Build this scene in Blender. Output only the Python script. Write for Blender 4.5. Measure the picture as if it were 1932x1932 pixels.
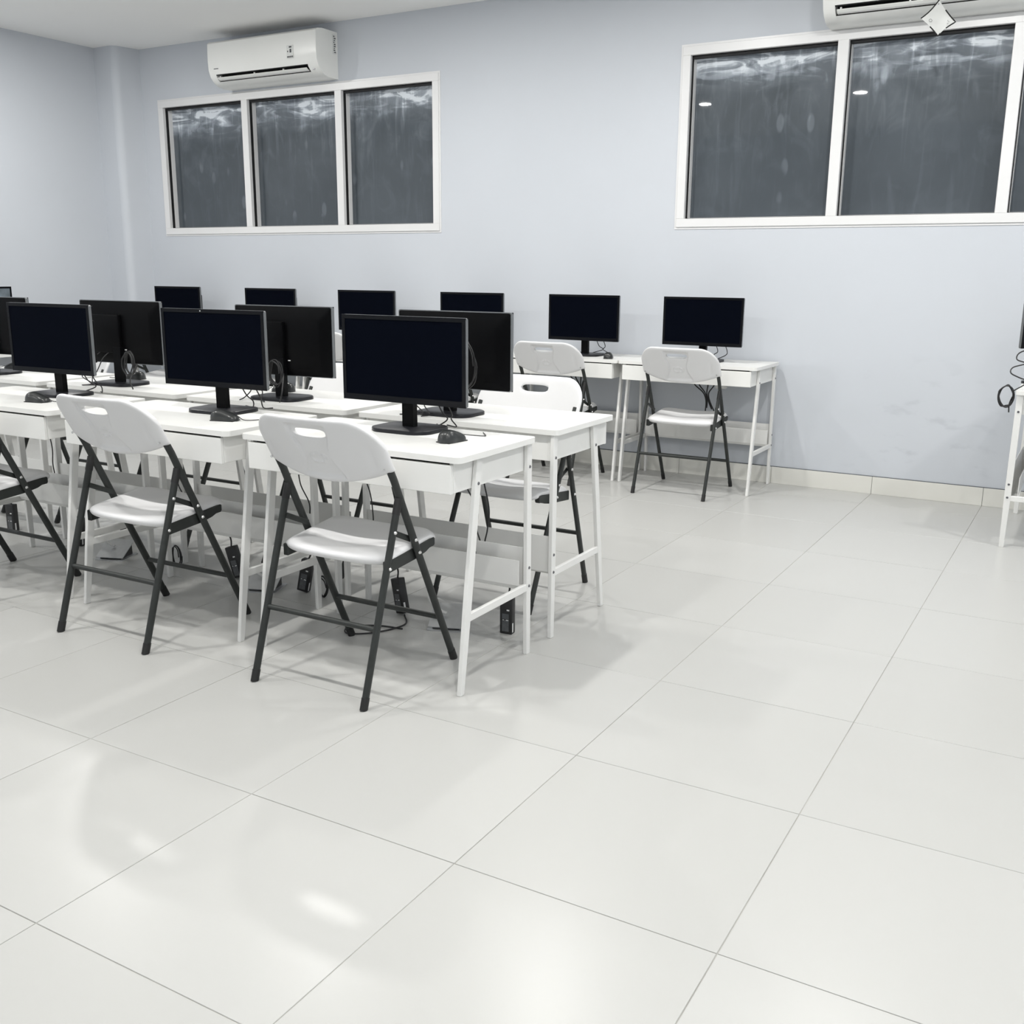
import bpy, bmesh, math, random
from mathutils import Vector, Matrix

random.seed(7)
for o in list(bpy.data.objects):
    bpy.data.objects.remove(o, do_unlink=True)
scene = bpy.context.scene
COL = scene.collection
PI = math.pi

# ------------------------------------------------------------------ camera
cam_data = bpy.data.cameras.new('camera')
cam = bpy.data.objects.new('camera', cam_data)
COL.objects.link(cam)
cam_data.sensor_fit = 'HORIZONTAL'
cam_data.sensor_width = 36.0
cam_data.lens = 36.0 * 1930.54 / 1932.0
cam_data.clip_start = 0.05
YAW, PITCH, ROLL = math.radians(29.889), math.radians(76.681), math.radians(0.439)
cam.matrix_world = (Matrix.Translation((1.707, -1.683, 1.271)) @ Matrix.Rotation(YAW, 4, 'Z')
                    @ Matrix.Rotation(PITCH, 4, 'X') @ Matrix.Rotation(ROLL, 4, 'Z'))
scene.camera = cam

# ------------------------------------------------------------------ world (night outside), exposure
world = bpy.data.worlds.new('night')
scene.world = world
world.use_nodes = True
world.node_tree.nodes['Background'].inputs[0].default_value = (0.02, 0.025, 0.035, 1)
world.node_tree.nodes['Background'].inputs[1].default_value = 0.3
vs = scene.view_settings
vs.view_transform = 'Standard'
vs.look = 'None'
vs.gamma = 1.0
vs.use_curve_mapping = False
vs.exposure = 0.07
LAMP_WATT = 24.5          # every recessed downlight
LAMP_COLOR = (1.0, 0.985, 0.955)

# ------------------------------------------------------------------ room dimensions
XL, XR = -5.63, 3.0
YB, YF = 4.50, -2.7       # back wall, wall behind the camera
CEIL = 2.975

# ================================================================== materials
def new_mat(name):
    m = bpy.data.materials.new(name)
    m.use_nodes = True
    nt = m.node_tree
    b = nt.nodes['Principled BSDF']
    return m, nt, b

def setp(b, **k):
    names = dict(color='Base Color', rough='Roughness', metal='Metallic', spec='Specular IOR Level',
                 coat='Coat Weight', coat_rough='Coat Roughness', emit='Emission Color', emit_s='Emission Strength',
                 sss='Subsurface Weight', trans='Transmission Weight', alpha='Alpha')
    for key, v in k.items():
        if key == 'color' or key == 'emit':
            v = (*v, 1) if len(v) == 3 else v
        b.inputs[names[key]].default_value = v

def mat(name, color, rough=0.5, metal=0.0, spec=0.5, var=0.03, scale=6.0, bump=0.0, bump_scale=200.0, coat=0.0):
    """plain coloured material with a slight procedural variation in tone and a fine relief"""
    m, nt, b = new_mat(name)
    setp(b, color=color, rough=rough, metal=metal, spec=spec, coat=coat)
    tc = nt.nodes.new('ShaderNodeTexCoord')
    if var > 0:
        n = nt.nodes.new('ShaderNodeTexNoise')
        n.inputs['Scale'].default_value = scale
        n.inputs['Detail'].default_value = 4
        nt.links.new(tc.outputs['Object'], n.inputs['Vector'])
        r = nt.nodes.new('ShaderNodeValToRGB')
        r.color_ramp.elements[0].position = 0.3
        r.color_ramp.elements[1].position = 0.7
        lo = tuple(c * (1 - var) for c in color)
        hi = tuple(min(1, c * (1 + var)) for c in color)
        r.color_ramp.elements[0].color = (*lo, 1)
        r.color_ramp.elements[1].color = (*hi, 1)
        nt.links.new(n.outputs['Fac'], r.inputs['Fac'])
        nt.links.new(r.outputs['Color'], b.inputs['Base Color'])
    if bump > 0:
        n2 = nt.nodes.new('ShaderNodeTexNoise')
        n2.inputs['Scale'].default_value = bump_scale
        n2.inputs['Detail'].default_value = 3
        nt.links.new(tc.outputs['Object'], n2.inputs['Vector'])
        bp = nt.nodes.new('ShaderNodeBump')
        bp.inputs['Strength'].default_value = bump
        bp.inputs['Distance'].default_value = 0.002
        nt.links.new(n2.outputs['Fac'], bp.inputs['Height'])
        nt.links.new(bp.outputs['Normal'], b.inputs['Normal'])
    return m

M = {}
M['wall'] = mat('wall_paint', (0.575, 0.603, 0.645), rough=0.6, spec=0.3, var=0.015, scale=1.3, bump=0.05, bump_scale=60)
M['ceiling'] = mat('ceiling_paint', (0.92, 0.92, 0.91), rough=0.8, spec=0.2, var=0.01, scale=1.0)
M['desk'] = mat('white_laminate', (0.79, 0.79, 0.768), rough=0.35, spec=0.45, var=0.012, scale=5)
M['desk_metal'] = mat('white_powder_coat', (0.76, 0.76, 0.742), rough=0.32, spec=0.5, var=0.01, scale=9, bump=0.03, bump_scale=300)
M['gap'] = mat('dark_gap', (0.02, 0.02, 0.02), rough=0.9, var=0)
M['bolt'] = mat('bolt_steel', (0.16, 0.16, 0.17), rough=0.35, metal=0.9, var=0.05)
M['plastic'] = mat('white_blow_moulded_plastic', (0.735, 0.735, 0.74), rough=0.42, spec=0.5, var=0.01, scale=7, bump=0.06, bump_scale=500)
M['steel'] = mat('charcoal_tube', (0.029, 0.032, 0.0305), rough=0.45, spec=0.3, var=0.08, scale=30, bump=0.04, bump_scale=400)
M['rubber'] = mat('black_rubber', (0.012, 0.012, 0.012), rough=0.6, var=0.05)
M['rivet'] = mat('rivet_zinc', (0.75, 0.75, 0.74), rough=0.25, metal=0.8, var=0.02)
M['black'] = mat('monitor_black_plastic', (0.0035, 0.0036, 0.0042), rough=0.36, spec=0.07, var=0.06, scale=40)
M['bezel'] = mat('monitor_glossy_bezel', (0.006, 0.0065, 0.008), rough=0.18, spec=0.14, var=0.04, scale=20)
M['rim'] = mat('monitor_grey_rim', (0.13, 0.138, 0.145), rough=0.25, spec=0.5, var=0.1, scale=12)
M['base'] = mat('monitor_base_plastic', (0.010, 0.0105, 0.013), rough=0.34, spec=0.3, var=0.05, scale=30)
M['screen'] = mat('dark_screen', (0.0022, 0.003, 0.0062), rough=0.28, spec=0.012, var=0.03, scale=3)
M['reflection_screen'] = mat('dusty_grey_screen', (0.14, 0.17, 0.195), rough=0.3, spec=0.5, var=0.35, scale=14)  # pale reflection put into the base colour of one screen
M['logo'] = mat('logo_grey', (0.05, 0.05, 0.055), rough=0.3, metal=0.3, var=0)
M['mouse'] = mat('mouse_plastic', (0.022, 0.024, 0.024), rough=0.3, spec=0.5, var=0.05, scale=30)
M['cable'] = mat('black_cable', (0.012, 0.012, 0.013), rough=0.45, var=0.05)
M['cable_white'] = mat('white_cable', (0.72, 0.72, 0.70), rough=0.45, var=0.02)
M['adapter'] = mat('adapter_black', (0.012, 0.012, 0.013), rough=0.4, var=0.06, bump=0.05, bump_scale=300)
M['adapter_label'] = mat('adapter_label', (0.09, 0.095, 0.10), rough=0.5, var=0.25, scale=60)
M['white_print'] = mat('white_print', (0.8, 0.8, 0.8), rough=0.5, var=0)
M['ac'] = mat('air_conditioner_plastic', (0.84, 0.845, 0.82), rough=0.3, spec=0.5, var=0.01, scale=4)
M['ac_dark'] = mat('air_outlet_dark', (0.01, 0.011, 0.011), rough=0.7, var=0.1)
M['print_dark'] = mat('dark_print', (0.06, 0.065, 0.07), rough=0.6, var=0.1, scale=40)
M['sticker'] = mat('sticker_paper', (0.72, 0.73, 0.71), rough=0.5, var=0.05, scale=120)
M['frame'] = mat('white_aluminium_frame', (0.76, 0.76, 0.76), rough=0.32, spec=0.5, var=0.01, scale=5)
M['gasket'] = mat('black_gasket', (0.006, 0.006, 0.007), rough=0.7, var=0.05)
M['skirting'] = mat('cream_skirting_tile', (0.72, 0.715, 0.67), rough=0.3, spec=0.5, var=0.02, scale=3)
M['grout'] = mat('grey_grout', (0.38, 0.375, 0.35), rough=0.9, var=0.2, scale=4)
M['skirting_gap'] = mat('skirting_shadow_gap', (0.10, 0.11, 0.12), rough=0.9, var=0.1)
M['socket_metal'] = mat('brushed_socket_metal', (0.52, 0.53, 0.54), rough=0.35, metal=0.6, var=0.04, scale=50)
M['paper'] = mat('white_paper_sign', (0.60, 0.61, 0.595), rough=0.45, var=0.02, scale=30)
M['concrete'] = mat('outer_wall', (0.4, 0.4, 0.4), rough=0.9, var=0.05)

def floor_material():
    m, nt, b = new_mat('polished_floor_tile')
    tc = nt.nodes.new('ShaderNodeTexCoord')
    oi = nt.nodes.new('ShaderNodeObjectInfo')
    geo = nt.nodes.new('ShaderNodeNewGeometry')
    r = nt.nodes.new('ShaderNodeValToRGB')
    r.color_ramp.elements[0].color = (0.462, 0.462, 0.446, 1)
    r.color_ramp.elements[1].color = (0.482, 0.482, 0.467, 1)
    nt.links.new(oi.outputs['Random'], r.inputs['Fac'])
    nt.links.new(r.outputs['Color'], b.inputs['Base Color'])
    setp(b, rough=0.29)
    setp(b, spec=0.30)
    return m
M['tile'] = floor_material()

def scuff_wall():
    """a few grey rub marks low on the bare stretch of the window wall"""
    nt = M['wall'].node_tree
    b = nt.nodes['Principled BSDF']
    src = b.inputs['Base Color'].links[0].from_socket
    geo = nt.nodes.new('ShaderNodeNewGeometry')
    mp = nt.nodes.new('ShaderNodeMapping'); mp.inputs['Scale'].default_value = (1, 1, 2.2)
    nt.links.new(geo.outputs['Position'], mp.inputs['Vector'])
    n = nt.nodes.new('ShaderNodeTexNoise'); n.inputs['Scale'].default_value = 5.5; n.inputs['Detail'].default_value = 5
    nt.links.new(mp.outputs[0], n.inputs['Vector'])
    r = nt.nodes.new('ShaderNodeMapRange'); r.interpolation_type = 'SMOOTHSTEP'
    r.inputs['From Min'].default_value = 0.56; r.inputs['From Max'].default_value = 0.70; r.inputs['To Max'].default_value = 0.35
    nt.links.new(n.outputs['Fac'], r.inputs['Value'])
    d = nt.nodes.new('ShaderNodeVectorMath'); d.operation = 'DISTANCE'
    d.inputs[1].default_value = (0.85, 4.5, 0.30)
    nt.links.new(geo.outputs['Position'], d.inputs[0])
    f = nt.nodes.new('ShaderNodeMapRange'); f.interpolation_type = 'SMOOTHSTEP'
    f.inputs['From Min'].default_value = 0.65; f.inputs['From Max'].default_value = 0.15
    nt.links.new(d.outputs['Value'], f.inputs['Value'])
    m = nt.nodes.new('ShaderNodeMath'); m.operation = 'MULTIPLY'
    nt.links.new(r.outputs['Result'], m.inputs[0]); nt.links.new(f.outputs['Result'], m.inputs[1])
    mix = nt.nodes.new('ShaderNodeMix'); mix.data_type = 'RGBA'
    nt.links.new(m.outputs[0], mix.inputs[0]); nt.links.new(src, mix.inputs[6])
    mix.inputs[7].default_value = (0.40, 0.42, 0.46, 1)
    nt.links.new(mix.outputs[2], b.inputs['Base Color'])
scuff_wall()

def glass_material():
    """dark window film on glass: smeared with dusty white streaks that thicken towards the top edge"""
    m, nt, b = new_mat('dusty_dark_glass')
    tc = nt.nodes.new('ShaderNodeTexCoord')
    geo = nt.nodes.new('ShaderNodeNewGeometry')
    sep = nt.nodes.new('ShaderNodeSeparateXYZ')
    nt.links.new(geo.outputs['Position'], sep.inputs[0])
    def noise(scale3, sc, det, dist=0.0):
        mp = nt.nodes.new('ShaderNodeMapping')
        mp.inputs['Scale'].default_value = scale3
        nt.links.new(geo.outputs['Position'], mp.inputs['Vector'])
        n = nt.nodes.new('ShaderNodeTexNoise')
        n.inputs['Scale'].default_value = sc
        n.inputs['Detail'].default_value = det
        n.inputs['Distortion'].default_value = dist
        nt.links.new(mp.outputs[0], n.inputs['Vector'])
        return n.outputs['Fac']
    def math_(op, a, bb, c=None):
        x = nt.nodes.new('ShaderNodeMath'); x.operation = op
        for i, v in enumerate((a, bb, c)):
            if v is None: continue
            if isinstance(v, (int, float)): x.inputs[i].default_value = v
            else: nt.links.new(v, x.inputs[i])
        return x.outputs[0]
    def ramp(f, p0, p1, c0=0.0, c1=1.0):
        x = nt.nodes.new('ShaderNodeMapRange'); x.interpolation_type = 'SMOOTHSTEP'
        x.inputs['From Min'].default_value = p0; x.inputs['From Max'].default_value = p1
        x.inputs['To Min'].default_value = c0; x.inputs['To Max'].default_value = c1
        nt.links.new(f, x.inputs['Value'])
        return x.outputs['Result']
    warp = noise((1, 1, 1), 1.7, 2)
    streak = ramp(noise((6.5, 1, 0.9), 2.6, 5, 1.1), 0.50, 0.80)      # runs of dirty water
    fine = ramp(noise((16, 1, 2.2), 2.0, 4, 0.8), 0.55, 0.85)
    cloud = ramp(noise((1.1, 1, 1.0), 1.9, 6, 0.5), 0.36, 0.70)      # broad haze
    patch = ramp(noise((1.6, 1, 1.3), 3.4, 5, 1.2), 0.50, 0.72)
    smear = ramp(noise((1.8, 1, 7), 2.2, 7, 1.3), 0.42, 0.66)        # horizontal wipes under the head
    zz = math_('ADD', sep.outputs['Z'], math_('MULTIPLY_ADD', warp, 0.34, -0.17))
    top = ramp(zz, 1.85, 2.50)                                       # dust clings to the upper part
    edge = ramp(zz, 2.24, 2.50)
    a = math_('MULTIPLY', math_('ADD', math_('MULTIPLY', streak, 0.6), math_('MULTIPLY', fine, 0.35)), math_('MULTIPLY_ADD', top, 0.55, 0.16))
    c = math_('MULTIPLY', cloud, math_('MULTIPLY_ADD', top, 0.42, 0.14))
    d = math_('MULTIPLY', math_('MULTIPLY_ADD', smear, 0.62, 0.42), edge)
    p = math_('MULTIPLY', patch, math_('MULTIPLY_ADD', top, 0.30, 0.10))
    # a few leaf-shaped wipe marks
    vor = nt.nodes.new('ShaderNodeTexVoronoi'); vor.inputs['Scale'].default_value = 1.0
    mp = nt.nodes.new('ShaderNodeMapping'); mp.inputs['Scale'].default_value = (7.5, 1, 3.2); mp.inputs['Rotation'].default_value = (0, 0.30, 0)
    nt.links.new(geo.outputs['Position'], mp.inputs['Vector']); nt.links.new(mp.outputs[0], vor.inputs['Vector'])
    leaf = math_('MULTIPLY', ramp(vor.outputs['Distance'], 0.20, 0.12), ramp(noise((1, 1, 1), 3.1, 2), 0.52, 0.60, 0.0, 0.22))
    tot = math_('ADD', math_('ADD', math_('MULTIPLY', a, 0.75), math_('MULTIPLY', c, 0.50)), math_('ADD', math_('ADD', d, math_('MULTIPLY', p, 0.5)), leaf))
    rr = nt.nodes.new('ShaderNodeValToRGB')
    rr.color_ramp.elements[0].position = 0.0; rr.color_ramp.elements[0].color = (0.050, 0.062, 0.074, 1)
    e = rr.color_ramp.elements.new(0.35); e.color = (0.125, 0.145, 0.168, 1)
    e = rr.color_ramp.elements.new(0.75); e.color = (0.36, 0.40, 0.45, 1)
    rr.color_ramp.elements[-1].position = 1.0; rr.color_ramp.elements[-1].color = (0.74, 0.79, 0.84, 1)
    nt.links.new(tot, rr.inputs['Fac'])
    nt.links.new(rr.outputs['Color'], b.inputs['Base Color'])
    setp(b, rough=0.6, spec=0.25, coat=1.0, coat_rough=0.015)
    b.inputs['Coat IOR'].default_value = 1.5
    return m
M['glass'] = glass_material()

def lamp_material():
    m, nt, b = new_mat('downlight_diffuser')
    setp(b, color=(0.9, 0.9, 0.9), emit=(1, 0.99, 0.96), emit_s=40.0, rough=0.5)
    return m
M['diffuser'] = lamp_material()

# ================================================================== mesh helpers
def finish(name, bm, material, parent=None, smooth=False, angle=None):
    me = bpy.data.meshes.new(name)
    bmesh.ops.recalc_face_normals(bm, faces=bm.faces)
    if smooth:
        for f in bm.faces: f.smooth = True
        if angle is not None:
            for e in bm.edges:
                if len(e.link_faces) == 2 and e.calc_face_angle(0) > math.radians(angle):
                    e.smooth = False
    bm.to_mesh(me); bm.free()
    mats = material if isinstance(material, (list, tuple)) else [material]
    for mm in mats: me.materials.append(mm)
    o = bpy.data.objects.new(name, me)
    COL.objects.link(o)
    if parent is not None: o.parent = parent
    return o

def tag(o, label=None, cat=None, group=None, kind=None):
    if label: o['label'] = label
    if cat: o['category'] = cat
    if group: o['group'] = group
    if kind: o['kind'] = kind
    return o

def empty(name, loc=(0, 0, 0), rz=0.0):
    o = bpy.data.objects.new(name, None)
    o.empty_display_size = 0.1
    COL.objects.link(o)
    o.location = loc
    o.rotation_euler = (0, 0, rz)
    return o

def copy_tree(o, parent=None):
    c = o.copy()
    COL.objects.link(c)
    c.parent = parent
    for ch in list(o.children):
        copy_tree(ch, c)
    return c

def box(bm, lo, hi, bevel=0.0, seg=2, mi=0):
    c = [(a + b) / 2 for a, b in zip(lo, hi)]
    s = [abs(b - a) for a, b in zip(lo, hi)]
    r = bmesh.ops.create_cube(bm, size=1.0)
    vs_ = r['verts']
    for v in vs_:
        v.co = Vector((v.co.x * s[0] + c[0], v.co.y * s[1] + c[1], v.co.z * s[2] + c[2]))
    fs = list({f for v in vs_ for f in v.link_faces})
    for f in fs: f.material_index = mi
    if bevel > 0:
        es = list({e for v in vs_ for e in v.link_edges})
        bmesh.ops.bevel(bm, geom=es, offset=bevel, segments=seg, affect='EDGES', profile=0.5)

def prism(bm, poly, axis, a, b, mi=0):
    """extrude a 2-D polygon along axis from a to b. axis 'x': poly in (y,z); 'y': (x,z); 'z': (x,y)"""
    def P(p, t):
        return {'x': (t, p[0], p[1]), 'y': (p[0], t, p[1]), 'z': (p[0], p[1], t)}[axis]
    v0 = [bm.verts.new(P(p, a)) for p in poly]
    v1 = [bm.verts.new(P(p, b)) for p in poly]
    n = len(poly)
    fs = []
    for i in range(n):
        fs.append(bm.faces.new((v0[i], v0[(i + 1) % n], v1[(i + 1) % n], v1[i])))
    fs.append(bm.faces.new(v0[::-1])); fs.append(bm.faces.new(v1))
    for f in fs: f.material_index = mi
    return v0, v1

def rounded_rect(x0, x1, y0, y1, r, seg=6):
    pts = []
    for cx, cy, a0 in ((x1 - r, y1 - r, 0), (x0 + r, y1 - r, PI / 2), (x0 + r, y0 + r, PI), (x1 - r, y0 + r, 1.5 * PI)):
        for k in range(seg + 1):
            a = a0 + k * (PI / 2) / seg
            pts.append((cx + r * math.cos(a), cy + r * math.sin(a)))
    return pts

def bevel_sharp(bm, offset, seg=2, angle=40):
    es = [e for e in bm.edges if len(e.link_faces) == 2 and e.calc_face_angle(0) > math.radians(angle)]
    bmesh.ops.bevel(bm, geom=es, offset=offset, segments=seg, affect='EDGES', profile=0.5)

def smooth_path(pts, n=8):
    P = [Vector(p) for p in pts]
    out = []
    for i in range(len(P) - 1):
        p0 = P[i - 1] if i > 0 else P[i] * 2 - P[i + 1]
        p1, p2 = P[i], P[i + 1]
        p3 = P[i + 2] if i + 2 < len(P) else P[i + 1] * 2 - P[i]
        for k in range(n):
            t = k / n
            out.append(0.5 * ((2 * p1) + (p2 - p0) * t + (2 * p0 - 5 * p1 + 4 * p2 - p3) * t * t
                              + (3 * p1 - p0 - 3 * p2 + p3) * t ** 3))
    out.append(P[-1])
    return out

def sweep(bm, pts, ra, rb=None, seg=10, side=None, cap=True, mi=0):
    """tube along pts; ra along the side vector, rb across it"""
    rb = ra if rb is None else rb
    P = [Vector(p) for p in pts]
    rings = []
    prev = None
    for i, p in enumerate(P):
        t = (P[min(i + 1, len(P) - 1)] - P[max(i - 1, 0)])
        if t.length < 1e-9: t = Vector((0, 0, 1))
        t.normalize()
        if side is not None:
            s = Vector(side)
            s = (s - t * s.dot(t)).normalized()
        else:
            if prev is None:
                s = t.cross(Vector((0, 0, 1)))
                if s.length < 1e-3: s = t.cross(Vector((1, 0, 0)))
            else:
                s = prev - t * prev.dot(t)
                if s.length < 1e-6: s = t.cross(Vector((0.3, 0.5, 1)))
            s.normalize()
        prev = s
        u = t.cross(s).normalized()
        ring = []
        for k in range(seg):
            a = 2 * PI * k / seg
            ring.append(bm.verts.new(p + s * (ra * math.cos(a)) + u * (rb * math.sin(a))))
        rings.append(ring)
    for r0, r1 in zip(rings[:-1], rings[1:]):
        for k in range(seg):
            f = bm.faces.new((r0[k], r0[(k + 1) % seg], r1[(k + 1) % seg], r1[k]))
            f.material_index = mi
    if cap:
        bm.faces.new(rings[0][::-1]).material_index = mi
        bm.faces.new(rings[-1]).material_index = mi

def bar(bm, p0, p1, wx, wy, mi=0):
    """rectangular bar between two points: wx along x, wy along y (horizontal cut ends)"""
    p0, p1 = Vector(p0), Vector(p1)
    vs_ = []
    for p in (p0, p1):
        for sx, sy in ((-1, -1), (1, -1), (1, 1), (-1, 1)):
            vs_.append(bm.verts.new((p.x + sx * wx / 2, p.y + sy * wy / 2, p.z)))
    for f in ((0, 1, 2, 3), (7, 6, 5, 4), (0, 4, 5, 1), (1, 5, 6, 2), (2, 6, 7, 3), (3, 7, 4, 0)):
        bm.faces.new([vs_[i] for i in f]).material_index = mi

def cyl(bm, c, axis, r, h, seg=14, r2=None, mi=0):
    ax = {'x': Vector((1, 0, 0)), 'y': Vector((0, 1, 0)), 'z': Vector((0, 0, 1))}[axis]
    c = Vector(c)
    sd = {'x': Vector((0, 1, 0)), 'y': Vector((1, 0, 0)), 'z': Vector((1, 0, 0))}[axis]
    u = ax.cross(sd)
    r2 = r if r2 is None else r2
    a = [bm.verts.new(c + sd * (r * math.cos(2 * PI * k / seg)) + u * (r * math.sin(2 * PI * k / seg))) for k in range(seg)]
    b = [bm.verts.new(c + ax * h + sd * (r2 * math.cos(2 * PI * k / seg)) + u * (r2 * math.sin(2 * PI * k / seg))) for k in range(seg)]
    for k in range(seg):
        bm.faces.new((a[k], a[(k + 1) % seg], b[(k + 1) % seg], b[k])).material_index = mi
    bm.faces.new(a[::-1]).material_index = mi
    bm.faces.new(b).material_index = mi

def cable(name, pts, r, material, parent=None, n=8, seg=6):
    bm = bmesh.new()
    sweep(bm, smooth_path(pts, n), r, seg=seg)
    return finish(name, bm, material, parent, smooth=True)

# ================================================================== the room
# floor: grout bed with single tiles
bm = bmesh.new(); box(bm, (XL - 0.2, YF - 0.2, -0.12), (XR + 0.2, YB + 0.25, -0.0016))
floor = finish('floor', bm, M['grout'])
tag(floor, 'glossy off-white tiled floor of the computer room', 'floor', kind='structure')
TS, JW = 0.6, 0.0022
tile_cache = {}
def tile_mesh(w, d):
    key = (round(w, 4), round(d, 4))
    if key not in tile_cache:
        bm = bmesh.new()
        box(bm, (0, 0, -0.010), (w, d, 0.0))
        es = [e for e in bm.edges if all(abs(v.co.z) < 1e-6 for v in e.verts)]
        bmesh.ops.bevel(bm, geom=es, offset=0.0007, segments=1, affect='EDGES')
        me = bpy.data.meshes.new('floor_tile')
        bmesh.ops.recalc_face_normals(bm, faces=bm.faces)
        bm.to_mesh(me); bm.free(); me.materials.append(M['tile'])
        tile_cache[key] = me
    return tile_cache[key]
for i in range(-10, 6):
    for j in range(-6, 8):
        x0, x1 = max(i * TS, XL), min((i + 1) * TS, XR)
        y0, y1 = max(j * TS, YF), min((j + 1) * TS, YB)
        if x1 - x0 < 0.02 or y1 - y0 < 0.02: continue
        o = bpy.data.objects.new('floor_tile', tile_mesh(x1 - x0 - JW, y1 - y0 - JW))
        COL.objects.link(o)
        o.parent = floor
        o.location = (x0 + JW / 2, y0 + JW / 2, random.uniform(-0.0002, 0.0002))

bm = bmesh.new(); box(bm, (XL - 0.2, YF - 0.2, CEIL), (XR + 0.2, YB + 0.25, CEIL + 0.12))
tag(finish('ceiling', bm, M['ceiling']), 'plain white flat ceiling', 'ceiling', kind='structure')

# window openings in the back wall (outer edge of the frames)
WZ0, WZ1 = 1.533, 2.566
W1 = (-5.16, -2.445)
W2 = (-0.692, 2.02)
bm = bmesh.new()
for lo, hi in (((XL - 0.2, YB, 0), (XR + 0.2, YB + 0.22, WZ0 + 0.02)), ((XL - 0.2, YB, WZ1 - 0.02), (XR + 0.2, YB + 0.22, CEIL)),
               ((XL - 0.2, YB, WZ0 + 0.02), (W1[0] + 0.02, YB + 0.22, WZ1 - 0.02)),
               ((W1[1] - 0.02, YB, WZ0 + 0.02), (W2[0] + 0.02, YB + 0.22, WZ1 - 0.02)),
               ((W2[1] - 0.02, YB, WZ0 + 0.02), (XR + 0.2, YB + 0.22, WZ1 - 0.02))):
    box(bm, lo, hi)
tag(finish('wall_back', bm, M['wall']), 'pale blue-grey painted wall with the windows', 'wall', kind='structure')
bm = bmesh.new(); box(bm, (XL - 0.2, YF, 0), (XL, YB, CEIL))
tag(finish('wall_left', bm, M['wall']), 'pale blue-grey painted side wall at the left', 'wall', kind='structure')
bm = bmesh.new(); box(bm, (XR, YF, 0), (XR + 0.2, YB, CEIL))
tag(finish('wall_right', bm, M['wall']), 'pale blue-grey wall on the right, out of view', 'wall', kind='structure')
bm = bmesh.new(); box(bm, (XL - 0.2, YF - 0.2, 0), (XR + 0.2, YF, CEIL))
tag(finish('wall_front', bm, M['wall']), 'pale blue-grey wall behind the camera', 'wall', kind='structure')
# shallow corner pier with a soft arris
bm = bmesh.new()
pier = [(XL, YB), (XL, 4.285), (-5.445, 4.285)]
for k in range(7):
    a = -PI / 2 + k * (PI / 2) / 6
    pier.append((-5.445 + 0.06 * math.cos(a), 4.345 + 0.06 * math.sin(a)))
pier += [(-5.35, YB)]
prism(bm, pier, 'z', 0, CEIL)
tag(finish('trim_1', bm, M['wall'], smooth=True, angle=50), 'blue-grey corner pier with a rounded edge beside the left window', 'pier', kind='structure')

# skirting tiles
def skirting(name, label, x0, x1, horizontal=True, pos=0.0, sgn=-1):
    bm = bmesh.new()
    if horizontal: box(bm, (x0, min(pos, pos + sgn * 0.006), 0), (x1, max(pos, pos + sgn * 0.006), 0.106))
    else: box(bm, (min(pos, pos + sgn * 0.006), x0, 0), (max(pos, pos + sgn * 0.006), x1, 0.106))
    root = finish(name, bm, M['skirting_gap'])
    tag(root, label, 'skirting', kind='structure')
    k0 = math.floor(x0 / TS)
    a = k0 * TS
    while a < x1 - 1e-6:
        b0, b1 = max(a, x0), min(a + TS, x1)
        a += TS
        if b1 - b0 < 0.03: continue
        bm = bmesh.new()
        p0, p1 = sorted((pos, pos + sgn * 0.011))
        if horizontal: box(bm, (b0 + 0.001, p0, 0.0), (b1 - 0.001, p1, 0.1025), bevel=0.001, seg=1)
        else: box(bm, (p0, b0 + 0.001, 0.0), (p1, b1 - 0.001, 0.1025), bevel=0.001, seg=1)
        finish('skirting_tile', bm, M['skirting'], root)
skirting('baseboard_back', 'cream tile skirting along the foot of the window wall', -5.35, XR, True, YB, -1)
skirting('baseboard_left', 'cream tile skirting along the foot of the left wall', YF, 4.285, False, XL, 1)

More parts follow.
